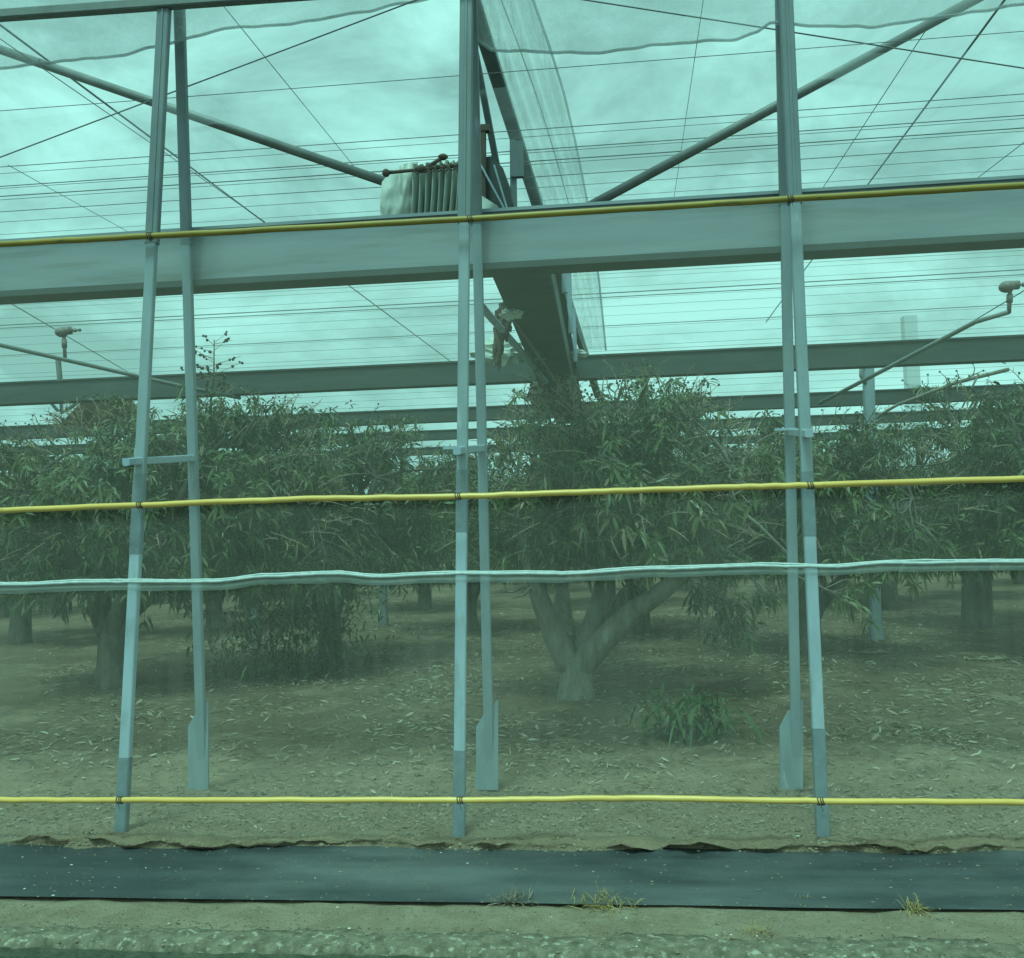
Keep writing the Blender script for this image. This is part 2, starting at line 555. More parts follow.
    crown = leaf_mesh('crown', np.array(base, float), np.array(dirn, float), np.array(side, float),
                      np.array(ln), np.array(wd), np.array(dr), np.array(ti), M['leaf'])
    # dry flower stalks
    tw = wood
    for i in range(twigs):
        a = rg.uniform(0, 6.28)
        el = rg.uniform(.0, 1.0)
        d = Vector((math.cos(a), math.sin(a), rg.uniform(-.5, 1.6)))
        q = shell(d, rg.uniform(.8, 1.0))
        L = rg.uniform(.18, .46)
        g = (d.normalized() + Vector((rg.uniform(-.7, .7), rg.uniform(-.7, .7), rg.uniform(0, .9)))).normalized()
        bend = Vector((rg.uniform(-.3, .3), rg.uniform(-.3, .3), -.25))
        pts = [q + g * L * t + bend * L * t * t for t in (0, .35, .7, 1)]
        tw.tube(pts, [.007, .006, .005, .003], 4, 1)
        for k in range(rg.randint(2, 6)):
            t = rg.uniform(.3, 1)
            s0 = q + g * L * t + bend * L * t * t
            s1 = s0 + Vector((rg.uniform(-.09, .09), rg.uniform(-.09, .09), rg.uniform(-.02, .07)))
            tw.tube([s0, s1], [.0035, .0025], 3, 1, False)
            if rg.random() < .4:
                tw.ball(s1, rg.uniform(.009, .017), 2, 5, 4)
    if shoot:
        q, g, L = Vector(shoot[0]), Vector(shoot[1]), shoot[2]
        tw.tube([q, q + g * L * .5 + Vector((.03, 0, 0)), q + g * L], [.014, .011, .006], 5, 2)
        for k in range(24):
            t = rg.uniform(.3, 1)
            s0 = q + g * L * t + Vector((.03 * math.sin(t * 3), 0, 0))
            s1 = s0 + Vector((rg.choice((-1, 1)) * rg.uniform(.06, .5 * (1.15 - t) + .12), rg.uniform(-.1, .1), rg.uniform(.0, .16)))
            tw.tube([s0, s1], [.005, .003], 4, 1, False)
            for j in range(3):
                tw.ball(s0.lerp(s1, rg.uniform(.5, 1)) + Vector((0, 0, rg.uniform(-.02, .03))), rg.uniform(.014, .024), 2, 5, 4)
    wm = wood.build('trunk', [M['dark_bark'] if skirt else M['bark'], M['twig'], M['bud']], None, True)  # this mesh also holds branches, flower stalks and buds
    a = wm.data
    bpy.data.objects.remove(wm)
    return a, crown


def plant_tree(meshes, x, y, label, group='mango trees in the orchard', rz=0.0, s=1.0, z=0.0):
    r = empty('mango_tree', (x, y, z), label, 'tree', group)
    for nm, me in zip(('trunk', 'crown'), meshes):
        o = bpy.data.objects.new(nm, me)
        COL.objects.link(o)
        o.parent = r
    r.rotation_euler.z = rz
    r.scale = (s, s, s)
    return r


# main tree with the low fork
mg = G(576, 698)
Ym = mg.y


def L(px, py, dy=0.0):
    return P(px, py, Ym + dy) - mg


main = mango(11, 1.66, 1.5, 2.36, 1.2, (.55, .1),
             limbs=[[L(556, 640), L(541, 600, -.1), L(528, 555, -.25), L(515, 500, -.3)],
                    [L(588, 640, .15), L(600, 600, .25), L(612, 540, .3), L(625, 470, .3)],
                    [L(603, 642, -.1), L(634, 610, -.25), L(668, 588, -.35), L(705, 545, -.4), L(740, 480, -.4)],
                    [L(600, 645, .4), L(620, 600, .8), L(680, 540, 1.1), L(700, 470, 1.2)],
                    [L(565, 640, .4), L(560, 590, .8), L(555, 520, 1.1)]],
             trunk=.16, fork=.42, nclump=105, per=14, base_r=.185, twigs=420, skirt=False,
             hang=[L(722, 600, -.3), L(745, 612, -.2), L(738, 632, -.2), L(705, 596, .2), L(768, 600, -.1), L(512, 598, -.3), L(500, 590, 0), L(640, 598, .8), L(825, 590, -.2), L(850, 600, .2)])
plant_tree(main, mg.x, mg.y, 'mango tree right of the middle post with a low forked trunk in full view')

lg = G(112, 688)
left = mango(24, 2.5, 1.8, 2.42, 1.36, (.75, .2), trunk=.19, fork=.75, nclump=120, per=14, twigs=420,
             hang=[P(x_, y_, lg.y + d_) - lg for x_, y_, d_ in ((20, 592, 0), (60, 600, .4), (190, 604, .3), (250, 598, .5), (300, 602, .8), (150, 598, -.3))],
             shoot=(P(209, 415, lg.y) - lg, Vector((.08, 0, 1)), 1.0))
plant_tree(left, lg.x, lg.y, 'broad mango tree behind the left post with a bare budded shoot rising above its crown')

v3 = mango(37, 2.0, 1.9, 2.42, 1.34, (0, 0), trunk=.17, fork=.7, nclump=88, per=14, twigs=160)
v4 = mango(41, 2.2, 2.1, 2.5, 1.4, (0.1, 0), trunk=.19, fork=.85, nclump=88, per=14, twigs=160)
v5 = mango(53, 1.9, 1.8, 2.3, 1.3, (-.1, 0), trunk=.16, fork=.6, nclump=88, per=14, twigs=160)

rg_ = G(978, 627)
right = mango(61, 2.6, 2.1, 2.75, 1.55, (.75, 0), trunk=.24, fork=1.05, nclump=120, per=14, twigs=260,
              limbs=None)
plant_tree(right, rg_.x, rg_.y, 'mango tree at the right edge with thick dark trunk and a pruned bare limb')
pl = MB()
p0, p1 = P(915, 398, rg_.y - 1.2), P(1000, 366, rg_.y - 1.2)
pl.tube([p0 - Vector((1.0, -.3, .5)), p0.lerp(p1, -.2), p0.lerp(p1, .5), p1 + Vector((.3, .4, .0))], [.018, .026, .032, .034], 7)
pl.tube([p0.lerp(p1, .75), P(962, 408, rg_.y - 1.1)], [.018, .012], 6)
for k_ in range(14):
    b_ = p0.lerp(p1, random.uniform(-.2, 1.1))
    e_ = b_ + Vector((random.uniform(-.25, .3), random.uniform(-.15, .15), random.uniform(-.05, .38)))
    pl.tube([b_, b_.lerp(e_, .5) + Vector((.03, 0, .02)), e_], [.009, .007, .004], 4)
    pl.ball(e_, .02, 0, 5, 4)
ro = [o for o in bpy.data.objects if o.type == 'EMPTY' and 'pruned' in o.get('label', '')][0]
lo = pl.build('bare_limb', M['bark'], None, True)
lo.parent = ro
lo.matrix_parent_inverse = Matrix.Translation(-ro.location)
lo['label'] = 'pale pruned limb without leaves'

extra = [  # meshes, px column, depth, label, rot, scale
    (v3, 330, 13.2, 'mango tree filling the gap between the left post and middle post', 1.0, 1.0),
    (v5, 812, 13.4, 'mango tree whose low drooping crown hangs behind the right post', 2.2, .98),
    (v4, 20, 16.5, 'mango tree behind the broad tree at the left edge', 0.4, 1.0),
    (v3, 470, 17.5, 'mango tree seen behind the middle post below the distant beams', 2.9, .92),
    (v4, 640, 16.5, 'mango tree directly behind the low forked tree', 3.6, 1.0),
    (v5, 1090, 13.0, 'mango tree cut off by the right edge of the view', 5.0, 1.05),
    (v5, 215, 18.0, 'mango tree seen behind the left post, second row', 4.1, 1.05),
    (v4, 890, 20.5, 'mango tree behind the grey support post on the right', 1.9, .95),
]
for me, px, Y, lab, rz, s in extra:
    plant_tree(me, PX(px, Y, 0), Y, lab, rz=rz, s=s)
k = 0
for Y, n in ((22.5, 6), (27.5, 7), (33, 8), (39, 9)):
    for i in range(n):
        px = -60 + 1150 * (i + .5) / n + random.uniform(-40, 40)
        me = (v3, v4, v5)[k % 3]
        k += 1
        plant_tree(me, PX(px, Y, 0), Y + random.uniform(-.8, .8),
                   'mango tree in the far rows, mostly hidden behind nearer crowns', 'mango trees in the far rows',
                   random.uniform(0, 6.28), random.uniform(.9, 1.08))

# ------------------------------------------------------------------ ground
xs = np.concatenate([-np.geomspace(9, 900, 26)[::-1], np.arange(-8.8, 7.8, .055), np.geomspace(8, 900, 26)])
ys = np.concatenate([np.arange(4.30, 6.4, .02), np.arange(6.4, 7.2, .035), np.arange(7.2, 12, .07), np.arange(12, 24, .25), np.geomspace(24.5, 1500, 34)])


def gh(x, y):
    v = Vector((x, y, 0))
    h = .030 * mnoise.noise(v * 1.1) + .018 * mnoise.noise(v * 4.0) + .013 * mnoise.noise(v * 11) + .009 * mnoise.noise(v * 27)
    yb = 5.37 + .05 * mnoise.noise(Vector((x * .9, 3, 0))) + .02 * mnoise.noise(Vector((x * 4, 9, 0)))
    if y < 6.3:
        b = max(0, min(1, (6.0 - y) / .35)) * max(0, min(1, (y - yb - .02) / .045))
        h += b * (.030 + .03 * mnoise.noise(v * 3.1) + .026 * mnoise.noise(v * 9) + .024 * abs(mnoise.noise(v * 20)))
    if yb - .05 < y < yb + .05:
        h -= .05 * max(0, .55 + 1.2 * mnoise.noise(Vector((x * 1.3, 2, 7)))) * (1 - abs(y - yb) / .05)
    if 4.79 < y < yb:
        h = h * .3 - .014
    elif y <= 4.79:
        h = .35 * h + .008 * mnoise.noise(v * 6) - (.013 if y > 4.67 else .006)
    if y < 4.36:
        h = h * .5 - .003
    f = max(0.0, min(1.0, (60 - y) / 30))
    return h * f




def lip(x, y):
    yb = 5.37 + .05 * mnoise.noise(Vector((x * .9, 3, 0))) + .02 * mnoise.noise(Vector((x * 4, 9, 0)))
    t = y - yb
    if not -.05 < t < .3:
        return (x, y, gh(x, y))
    a = max(0, .45 + .9 * mnoise.noise(Vector((x * 1.1, 4, 4))) + .5 * mnoise.noise(Vector((x * 5, 1, 4))) + .3 * mnoise.noise(Vector((x * 17, 1, 9))))
    u = max(0, min(1, (t - .055) / .045))
    q = a * u * u * (3 - 2 * u) * max(0, min(1, (.3 - t) / .19))
    return (x, y - .15 * q, gh(x, y) + .040 * q + .05 * q * max(0, mnoise.noise(Vector((x * 14, y * 14, 3)))))


gv = np.array([lip(x, y) for y in ys for x in xs])
nx, ny = len(xs), len(ys)
ii = np.arange(nx - 1)[None] + nx * np.arange(ny - 1)[:, None]
quads = np.stack([ii, ii + 1, ii + nx + 1, ii + nx], -1).reshape(-1)
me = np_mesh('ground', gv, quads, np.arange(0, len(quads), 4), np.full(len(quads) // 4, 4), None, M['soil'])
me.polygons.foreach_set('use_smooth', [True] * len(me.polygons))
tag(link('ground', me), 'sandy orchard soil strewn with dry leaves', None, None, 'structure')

# kerb: rough concrete edge, one mesh, and the road below it
kx = np.concatenate([[-60, -30, -12], np.arange(-6, 6, .035), [12, 30, 60]])


def kerb_row(t, x):
    v = Vector((x, 0, 0))
    n1, n2 = mnoise.noise(v * 1.3), mnoise.noise(v * 9)
    e = .026 * n1 + .020 * n2 + .016 * mnoise.noise(v * 31) - .012 * x * .6
    j = .010 * mnoise.noise(Vector((x * 14, t * 3.1, 5))) + .007 * mnoise.noise(Vector((x * 40, t * 9, 2)))
    rows = [(4.37 + .04 * mnoise.noise(v * 2.2 + Vector((0, 8, 0))), -.03), (4.335 + .05 * mnoise.noise(v * 2.5) + .03 * mnoise.noise(v * 9), .006 + j), (4.27, .016 + j), (4.20, .014 + j * 1.2),
            (4.15 + e, .008 + j), (4.125 + e, -.015), (4.11 + e * .6, -.09), (4.10, -.3), (4.09, -.56)]
    y, z = rows[t]
    return (x, y, z)


kv = [kerb_row(t, x) for t in range(9) for x in kx]
n = len(kx)
kf = [(t * n + i, (t + 1) * n + i, (t + 1) * n + i + 1, t * n + i + 1) for t in range(8) for i in range(n - 1)]
km = MB().add(kv, kf)
km.mi = [1 if t >= 5 else 0 for t in range(8) for i in range(n - 1)]
tag(km.build('kerb', [M['concrete'], M['kerb_face']], None, True), 'rough crumbling concrete kerb along the bottom edge', None, None, 'structure')
rd = MB()
rd.add([(-900, -200, -.55), (900, -200, -.55), (900, 4.12, -.55), (-900, 4.12, -.55)], [(0, 1, 2, 3)])
tag(rd.build('road', M['road']), 'dark road below the kerb', None, None, 'structure')

# weed mat
def mat_pt(u, v):
    x = -9 + 17.5 * u
    yb = 5.37 + .05 * mnoise.noise(Vector((x * .9, 3, 0))) + .02 * mnoise.noise(Vector((x * 4, 9, 0)))
    yf = 4.675 + .008 * mnoise.noise(Vector((x * .7, 8, 0))) + .012 * mnoise.noise(Vector((x * 1.4, 1, 0))) - .012 * x * .3
    y = yf + (yb + .045 - yf) * v
    z = .022 + .012 * mnoise.noise(Vector((x * 1.0, y * 5, 2))) + .010 * mnoise.noise(Vector((x * .6, y * 13, 4)))
    z += .014 * max(0, (v - .9) / .1) * mnoise.noise(Vector((x * 1.6, 7, 1))) - .02 * max(0, v - .5)
    z = z * min(1, .1 + v * 4) + .004 * (1 - min(1, v * 5)) + .012 * max(0, v - .3)
    return Vector((x, y, z))


wm_ = MB().grid(mat_pt, 420, 26)
tag(wm_.build('weed_mat', M['mat'], None, True), 'long strip of black plastic weed mat laid along the foot of the net wall', 'weed mat')

# fallen leaves, clods, pebbles
N = 42000
yy = 5.9 + (rng.random(N) ** 1.5) * 15
cl = rng.random((150, 2)) * [14, 13] + [-8, 6.6]
pick = rng.random(N) < .68
ci = rng.integers(0, 150, N)
xx = -6 * yy / 9 + rng.random(N) * 11 * yy / 9
xx = np.where(pick, cl[ci, 0] + rng.normal(0, .4, N), xx)
yy = np.where(pick, np.maximum(5.8, cl[ci, 1] + rng.normal(0, .25, N)), yy)
zz = np.array([gh(a, b) for a, b in zip(xx, yy)]) + .012
a = rng.random(N) * 6.28
dv = np.stack([np.cos(a), np.sin(a), rng.normal(.08, .18, N)], 1)
sv = np.stack([-np.sin(a), np.cos(a), rng.normal(0, .35, N)], 1)
vg_n = 6000
yy[:vg_n] = rng.uniform(5.5, 6.7, vg_n)
xx[:vg_n] = rng.uniform(-4.6, 3.2, vg_n)
zz[:vg_n] = [gh(a_, b_) + .008 for a_, b_ in zip(xx[:vg_n], yy[:vg_n])]
ln = rng.uniform(.025, .12, N) * np.clip((yy - 4.6) / 3, .45, 1.15)
lm = leaf_mesh('leaf_litter', np.stack([xx, yy, zz], 1), dv, sv, ln, ln * rng.choice([.06, .12, .2, .26], N), rng.uniform(-.1, .25, N),
               np.clip(rng.normal(.55, .24, N), 0, 1), M['litter'])
tag(link('leaf_litter', lm), 'dry fallen mango leaves scattered over the soil', None, None, 'stuff')

cb = MB()
for i in range(6500):
    t = random.random()
    if t < .6:
        y = 5.40 + random.random() ** 1.6 * .75
        r = random.uniform(.003, .011) if random.random() < .93 else random.uniform(.011, .02)
    elif t < .85:
        y = random.uniform(4.36, 4.62)
        r = random.uniform(.002, .006)
    else:
        y = random.uniform(5.8, 8.5)
        r = random.uniform(.004, .014)
    x = random.uniform(-4.6, 3.4)
    z = gh(x, y) if y > 4.4 else .0
    cb.ball((x, y, z + r * .2), r, 0 if random.random() < .985 or r > .009 else 1, 6, 4,
            (random.uniform(.7, 1.5), random.uniform(.7, 1.3), random.uniform(.5, .9)))
for i in range(420):
    x, y = random.uniform(-3.4, 2.4), random.uniform(4.14, 4.36)
    r = random.uniform(.002, .0065)
    cb.ball((x, y, .012), r, 1 if random.random() < .10 else 0, 6, 4, (random.uniform(.8, 1.8), 1, .6))
for i in range(550):
    x = random.uniform(-4.4, 3.2)
    v_ = random.choice((random.random() ** 3, 1 - random.random() ** 3, random.random())) * .97
    p_ = mat_pt((x + 9) / 17.5, v_)
    r = random.uniform(.0015, .006)
    cb.ball(p_ + Vector((0, 0, r * .2)), r, 0 if random.random() < .93 else 1, 5, 4, (random.uniform(.8, 2.2), 1, .5))
tag(cb.build('soil_clods', [M['stone'], M['pale_stone']]), 'small soil clods and pale pebbles along the net wall foot', None, None, 'stuff')


def tuft(name, x, y, z, n, Lr, wr, spread, mat, label, cat, seed, tintm=.5, droop=(.3, .9), flat=.2, zr=0.0):
    r = np.random.default_rng(seed)
    a = r.random(n) * 6.28
    el = r.uniform(flat, 1.5, n)
    d = np.stack([np.cos(a) * np.cos(el), np.sin(a) * np.cos(el), np.sin(el)], 1)
    s = np.stack([-np.sin(a), np.cos(a), r.normal(0, .2, n)], 1)
    b = np.stack([r.normal(0, spread, n), r.normal(0, spread * .6, n), r.random(n) ** .8 * zr], 1)
    ln = r.uniform(*Lr, n)
    me = leaf_mesh(name, b, d, s, ln, r.uniform(*wr, n), r.uniform(*droop, n), np.clip(r.normal(tintm, .22, n), 0, 1), mat)
    o = link(name, me)
    o.location = (x, y, z)
    return tag(o, label, cat)


q = G(688, 738)
tuft('weed_clump', q.x, q.y, 0, 330, (.14, .34), (.020, .042), .22, M['weed'],
     'leafy green weed clump on the soil in front of the forked tree', 'weed', 3, .4, (.3, 1.1), -.3, .36)
for (px_, Y_, n_, sp_, h_), lab_ in (((262, 11.9, 900, .42, .95), 'low leafy mango shoots beside the right leg of the left post'),
                                     ((322, 12.4, 1000, .48, 1.1), 'low leafy mango shoots hiding a trunk between left and middle posts')):
    tuft('leafy_shrub', PX(px_, Y_, 0), Y_, 0, n_, (.08, .2), (.02, .045), sp_, M['leaf'], lab_, 'shrub', px_, .4, (.3, 1.0), -.6, h_)
q = G(608, 906)
tuft('dry_grass_tuft', q.x, q.y, 0.0, 120, (.05, .17), (.003, .006), .075, M['straw'],
     'larger straw coloured grass tuft at the mat edge below the forked tree', 'grass tuft', 4)
q = G(915, 911)
tuft('dry_grass_tuft', q.x, q.y, 0.0, 75, (.05, .14), (.003, .006), .025, M['straw'],
     'spiky dry grass tuft at the mat edge, rightmost of the tufts', 'grass tuft', 5, .6)
q = G(800, 900)
tuft('dry_grass_tuft', q.x, q.y, 0.0, 30, (.03, .07), (.003, .005), .025, M['straw'],
     'tiny dry grass tuft at the mat edge under the right post', 'grass tuft', 6, .7)
q = G(515, 902)
tuft('dry_grass_tuft', q.x, q.y, 0.0, 90, (.05, .13), (.003, .007), .045, M['litter'],
     'flattened brown grass tuft at the mat edge near the middle post', 'grass tuft', 7, .45, (.2, .6), .05)
q = G(758, 930, .02)
tuft('dry_grass_tuft', q.x, q.y, 0.01, 40, (.03, .07), (.003, .005), .04, M['straw'],
     'small dry grass tuft growing on the concrete kerb', 'grass tuft', 8, .4, (.2, .6), .05)

for (px_, py_), lab_ in (((868, 654), 'loop of tan hose lying beside the slender support post on the right'),
                         ((985, 661), 'loop of tan hose lying in front of the thick dark trunk at right')):
    q = G(px_, py_)
    pts_ = [q + Vector((-.26 + .02 * k_ if k_ < 8 else -.10 + .10 * math.cos(k_ * .55) + .05 * (k_ - 8) * .35, .09 * math.sin(k_ * .55), .03 + .015 * math.sin(k_))) for k_ in range(30)]
    tag(MB().tube(pts_, .014, 7).build('hose_loop', M['twig'], None, True), lab_, 'hose', 'hose loops on the soil')

# ------------------------------------------------------------------ legs of the net wall
def frame_post(label, fpix, rpix, kpix, bands, brace_py, beam_py, plate, seed):
    """fpix: front leg foot and head pixel; rpix the same for the rear leg"""
    f0 = G(*fpix[0])
    r0 = G(*rpix[0])
    Ya = (f0.y + r0.y) / 2 - .03
    f1 = P(*fpix[1], Ya - .06)
    r1 = P(*rpix[1], Ya + .06)
    root = empty('leaning_post', (f0.x, (f0.y + r0.y) / 2, 0), label, 'post', 'leaning steel posts of the net wall')

    def at_py(p, q, py):
        lo, hi = 0.0, 1.0
        for _ in range(40):
            m = (lo + hi) / 2
            v = ROT.transposed() @ (p.lerp(q, m) - EYEV)
            if H / 2 + F * v.y / v.z > py:
                lo = m
            else:
                hi = m
        return p.lerp(q, lo)

    w, d = .076, .05
    t = (f1 - f0).normalized()
    kb = at_py(f0, f1, beam_py)
    m = MB()
    ks = at_py(f0, f1, bands[0][1])
    m.bar(f0 - t * .15, ks, w * .92, d, 0)
    m.bar(ks, kb, w * .92, d, 1)
    leg = m.build('front_leg', [M['leg_pale'], M['leg_mid']], root)
    m = MB()
    m.bar(kb, f1 + t * .1, w * 1.18, d * 1.05)
    m.bar(kb + t * .02, f1, .02, d * 1.3)                     # raised rib of the channel
    m.build('upper_leg', M['leg_dull'], root)  # darker than the lower leg: backlit shade put into the colour
    for a, b in bands:  # darker bands around the front leg
        p, q_ = at_py(f0, f1, a), at_py(f0, f1, b)
        s = MB()
        s.bar(p, q_, w * .92 + .006, d + .006)
        o = s.build('leg_band', M['band'], root)
    t = (r1 - r0).normalized()
    m = MB()
    k2 = at_py(r0, r1, beam_py + 2)
    m.bar(r0 - t * .1, k2, w * .90, d)
    rl = m.build('rear_leg', M['leg_mid'], root)
    m = MB()
    m.bar(k2, r1 + t * .1, w, d)
    m.build('upper_leg', M['leg_dull'], root)  # backlit shade in the colour here too
    # slanted foot plate on the rear leg
    x0, x1, xc = plate
    Yp = r0.y - .045
    zt0, zt1 = P(x0, 725, Yp).z, P(x1, 708, Yp).z
    a, b, c_, d_ = P(x0, 790, Yp), P(x1, 790, Yp), P(x1, 700, Yp), P(xc, 712, Yp)
    e_ = P(x0, 727, Yp)
    pts = [a, b, c_, d_, e_]
    n_ = len(pts)
    vs = pts + [p + Vector((0, .02, 0)) for p in pts]
    s = MB().add(vs, [tuple(range(n_)), tuple(range(2 * n_ - 1, n_ - 1, -1))] + [(i, i + n_, (i + 1) % n_ + n_, (i + 1) % n_) for i in range(n_)])
    s.build('foot_plate', M['leg_mid'], rl)
    # brace between the legs
    p, q_ = at_py(f0, f1, brace_py[0]), at_py(r0, r1, brace_py[1])
    s = MB()
    s.bar(p + (p - q_) * .25, q_ + (q_ - p) * .05, .05, .05, 0, Vector((0, 0, 1)))
    if brace_py[2]:
        s.box((p if seed == 2 else q_) + Vector((-.05 if seed == 2 else -.045, -.03 if seed == 2 else -.06, .012)), (.14, .05, .016))
    s.build('cross_brace', M['leg_pale'], root)
    # bolt heads
    s = MB()
    pb = at_py(f0, f1, brace_py[0] + 4)
    s.tube([pb + Vector((0, -d / 2 - .012, 0)), pb + Vector((0, -d / 2 + .01, 0))], .012, 6)
    s.build('bolt', M['leg_dull'], root)
    return root, (f0, f1), (r0, r1)


posts = []
posts.append(frame_post('left steel post whose two legs spread widest apart', [(121, 841), (167, -40)], [(203, 790), (178, -40)],
                        0, [(554, 474), (838, 757)], (461, 458, False), 244, (188, 208, 196), 1))
posts.append(frame_post('middle steel post with its two legs nearly parallel', [(459, 841), (467, -40)], [(490, 790), (471, -40)],
                        0, [(532, 470), (838, 750)], (450, 448, True), 223, (476, 498, 485), 2))
posts.append(frame_post('right steel post with legs side by side touching at the top', [(823, 839), (784, -40)], [(797, 790), (780, -40)],
                        0, [(536, 472), (836, 728)], (433, 432, True), 204, (780, 803, 788), 3))

# ------------------------------------------------------------------ beams across
def beam(Y, ztop, h, depth, mats, label, lip=True, face_lip=.0):
    x0, x1 = -Y * 1.1 - 2, Y * 1.0 + 2
    r = empty('gutter_beam', ((x0 + x1) / 2, Y, ztop - h), label, 'beam', 'steel gutter beams across the orchard')
    s = MB()
    s.box(((x0 + x1) / 2, Y + depth / 2, ztop - h / 2), (x1 - x0, depth, h), 0)
    s.box(((x0 + x1) / 2, Y + .005, ztop - .012), (x1 - x0, .05, .024), 0)
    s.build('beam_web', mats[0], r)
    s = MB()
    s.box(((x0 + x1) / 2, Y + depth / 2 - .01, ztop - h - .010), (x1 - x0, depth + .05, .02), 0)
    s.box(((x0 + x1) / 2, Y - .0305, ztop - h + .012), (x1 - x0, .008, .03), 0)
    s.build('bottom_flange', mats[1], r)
    return r


B1Y = 6.42
z1t, z1b = ZAT(208, B1Y), ZAT(266.5, B1Y)
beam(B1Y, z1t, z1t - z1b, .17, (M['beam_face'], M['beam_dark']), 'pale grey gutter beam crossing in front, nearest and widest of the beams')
zt = z1t
for i, (py, ph, lab) in enumerate([(358.5, 22.5, 'dark gutter beam crossing just above the tree crowns, second from the front'),
                                   (405, 13, 'narrow dark gutter beam third from the front, partly behind the crowns'),
                                   (427, 9, 'thin dark gutter beam fourth from the front, seen in the gaps'),
                                   (444, 7, 'thinnest dark gutter beam farthest back between the crowns')]):
    d = ray(512, py)
    Y = d.y * (zt - EYE) / d.z
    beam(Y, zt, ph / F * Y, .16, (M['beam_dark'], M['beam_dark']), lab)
    if i == 0:
        B2Y = Y

# top rail
r = MB()
p, q = P(-120, 24, 6.0), P(262, -7, 6.0)
r.bar(p, P(700, -34, 6.0), .07, .07)
tag(r.build('top_rail', M['pole']), 'dark steel rail at the very top left joining the post heads', 'rail')

# yellow pipes, tied in front of the legs
def pipe(pts, rad, mat, label, seed, wob=.4, ties=()):
    rg = random.Random(seed)
    P3 = []
    for i in range(len(pts) - 1):
        (a, b, Y0), (c, d, Y1) = pts[i], pts[i + 1]
        for k in range(14):
            t = k / 14
            P3.append(P(a + (c - a) * t, b + (d - b) * t + rg.uniform(-wob, wob), Y0 + (Y1 - Y0) * t))
    P3.append(P(*pts[-1]))
    m = MB().tube(P3, rad, 10)
    o = m.build('yellow_pipe', mat, None, True)
    for px in ties:
        c = min(P3, key=lambda p: abs((ROT.transposed() @ (p - EYEV)).x / -(ROT.transposed() @ (p - EYEV)).z * F + W / 2 - px))
        e = MB()
        for dx in (-.012, .004, .016):
            e.tube([c + Vector((dx + .004 * math.sin(a_ * 2), math.cos(a_) * (rad + .003), math.sin(a_) * (rad + .003))) for a_ in [6.2832 * k_ / 14 for k_ in range(15)]], .0035, 5)
        e.tube([c + Vector((0, -rad, -rad)), c + Vector((.012, -rad - .004, -rad - .035))], .0025, 4)
        e.build('wire_tie', M['rust'], o)
    return tag(o, label, 'pipe', 'yellow pipes across the net wall')


YF_TOP, YF_MID, YF_LOW = 5.80, 5.60, 5.46
pipe([(-90, 249, YF_TOP - .02), (150, 236, YF_TOP), (470, 219, YF_TOP), (790, 199, YF_TOP), (1110, 180, YF_TOP - .02)], .021, M['yellow_old'],
     'dull yellow pipe running along the top of the pale gutter beam', 1, .25, (152, 464, 796))
pipe([(-90, 514, YF_MID - .03), (140, 505, YF_MID - .03), (300, 499, YF_MID), (470, 496, YF_MID - .03), (640, 490, YF_MID), (810, 485, YF_MID - .03), (1110, 476, YF_MID - .03)],
     .019, M['yellow'], 'bright yellow pipe crossing the tree crowns at mid height', 2, .4, (140, 463, 807))
pipe([(-90, 800, YF_LOW), (120, 800, YF_LOW - .05), (460, 800, YF_LOW - .05), (640, 798, YF_LOW), (820, 801, YF_LOW - .05), (1110, 803, YF_LOW)],
     .018, M['yellow'], 'bright yellow pipe running low just above the bare soil', 3, .4, (124, 460, 821))

# ------------------------------------------------------------------ wall nets
def net_sheet(fn, nu, nv, name, mat, parent=None):
    return MB().grid(fn, nu, nv).build(name, mat, parent, True)


def hem_py(px):
    pts = [(-100, 586), (0, 585), (120, 582), (215, 582), (270, 576), (340, 574), (375, 577), (450, 574), (560, 574), (660, 569),
           (760, 566), (830, 567), (900, 563), (1024, 562), (1120, 560)]
    for (a, b), (c, d) in zip(pts, pts[1:]):
        if a <= px <= c:
            t = (px - a) / (c - a)
            t = t * t * (3 - 2 * t)
            return b + (d - b) * t
    return pts[-1][1]


Yh = 5.545
un = empty('wall_net', (0, 5.6, 0), 'fine pale insect net covering the upper wall down to the white hem', 'net')


def upper_fn(u, v):
    px = -90 + 1200 * u
    a = P(px, hem_py(px), Yh)
    b = P(px, 236 - .06 * (px - 150), YF_TOP + .03)
    q_ = a.lerp(b, v)
    return q_ + Vector((0, .012 * math.sin(u * 40) * math.sin(v * 3.14), 0))


net_sheet(upper_fn, 120, 14, 'net_sheet', M['wall_net_hi'], un)
ln_ = empty('wall_net', (0, 5.5, 0), 'denser hazy insect net covering the lower wall from the white hem to the ground', 'net')


def lower_fn(u, v):
    px = -90 + 1200 * u
    a = P(px, hem_py(px) + 4, Yh - .012)
    b = G(px, 846 + 6 * mnoise.noise(Vector((u * 9, 0, 0))), .0)
    b.y = max(b.y, 5.33)
    q_ = a.lerp(b, 1 - v)
    return q_ + Vector((0, .010 * math.sin(u * 70) * math.sin(v * 3.14), 0))


net_sheet(lower_fn, 160, 16, 'net_sheet', M['wall_net_lo'], ln_)
# white hem: several cords rolled into the edge
hm = MB()
for k, (dy, rr) in enumerate(((-2.2, .007), (-.3, .0105))):
    rg = random.Random(k)
    pts = []
    for i in range(150):
        px = -80 + 1180 * i / 149
        pts.append(P(px, hem_py(px) + dy + 1.0 * mnoise.noise(Vector((px * .02, k * 4, 0))) + .5 * mnoise.noise(Vector((px * .09, k * 9, 0))), Yh - .03))
    hm.tube(pts, rr, 8)


def fringe(u, v):
    px = -80 + 1180 * u
    return P(px, hem_py(px) + 1 + 7.5 * v + 1.2 * v * mnoise.noise(Vector((px * .03, 5, 0))), Yh - .022 - .01 * math.sin(v * 3.1))


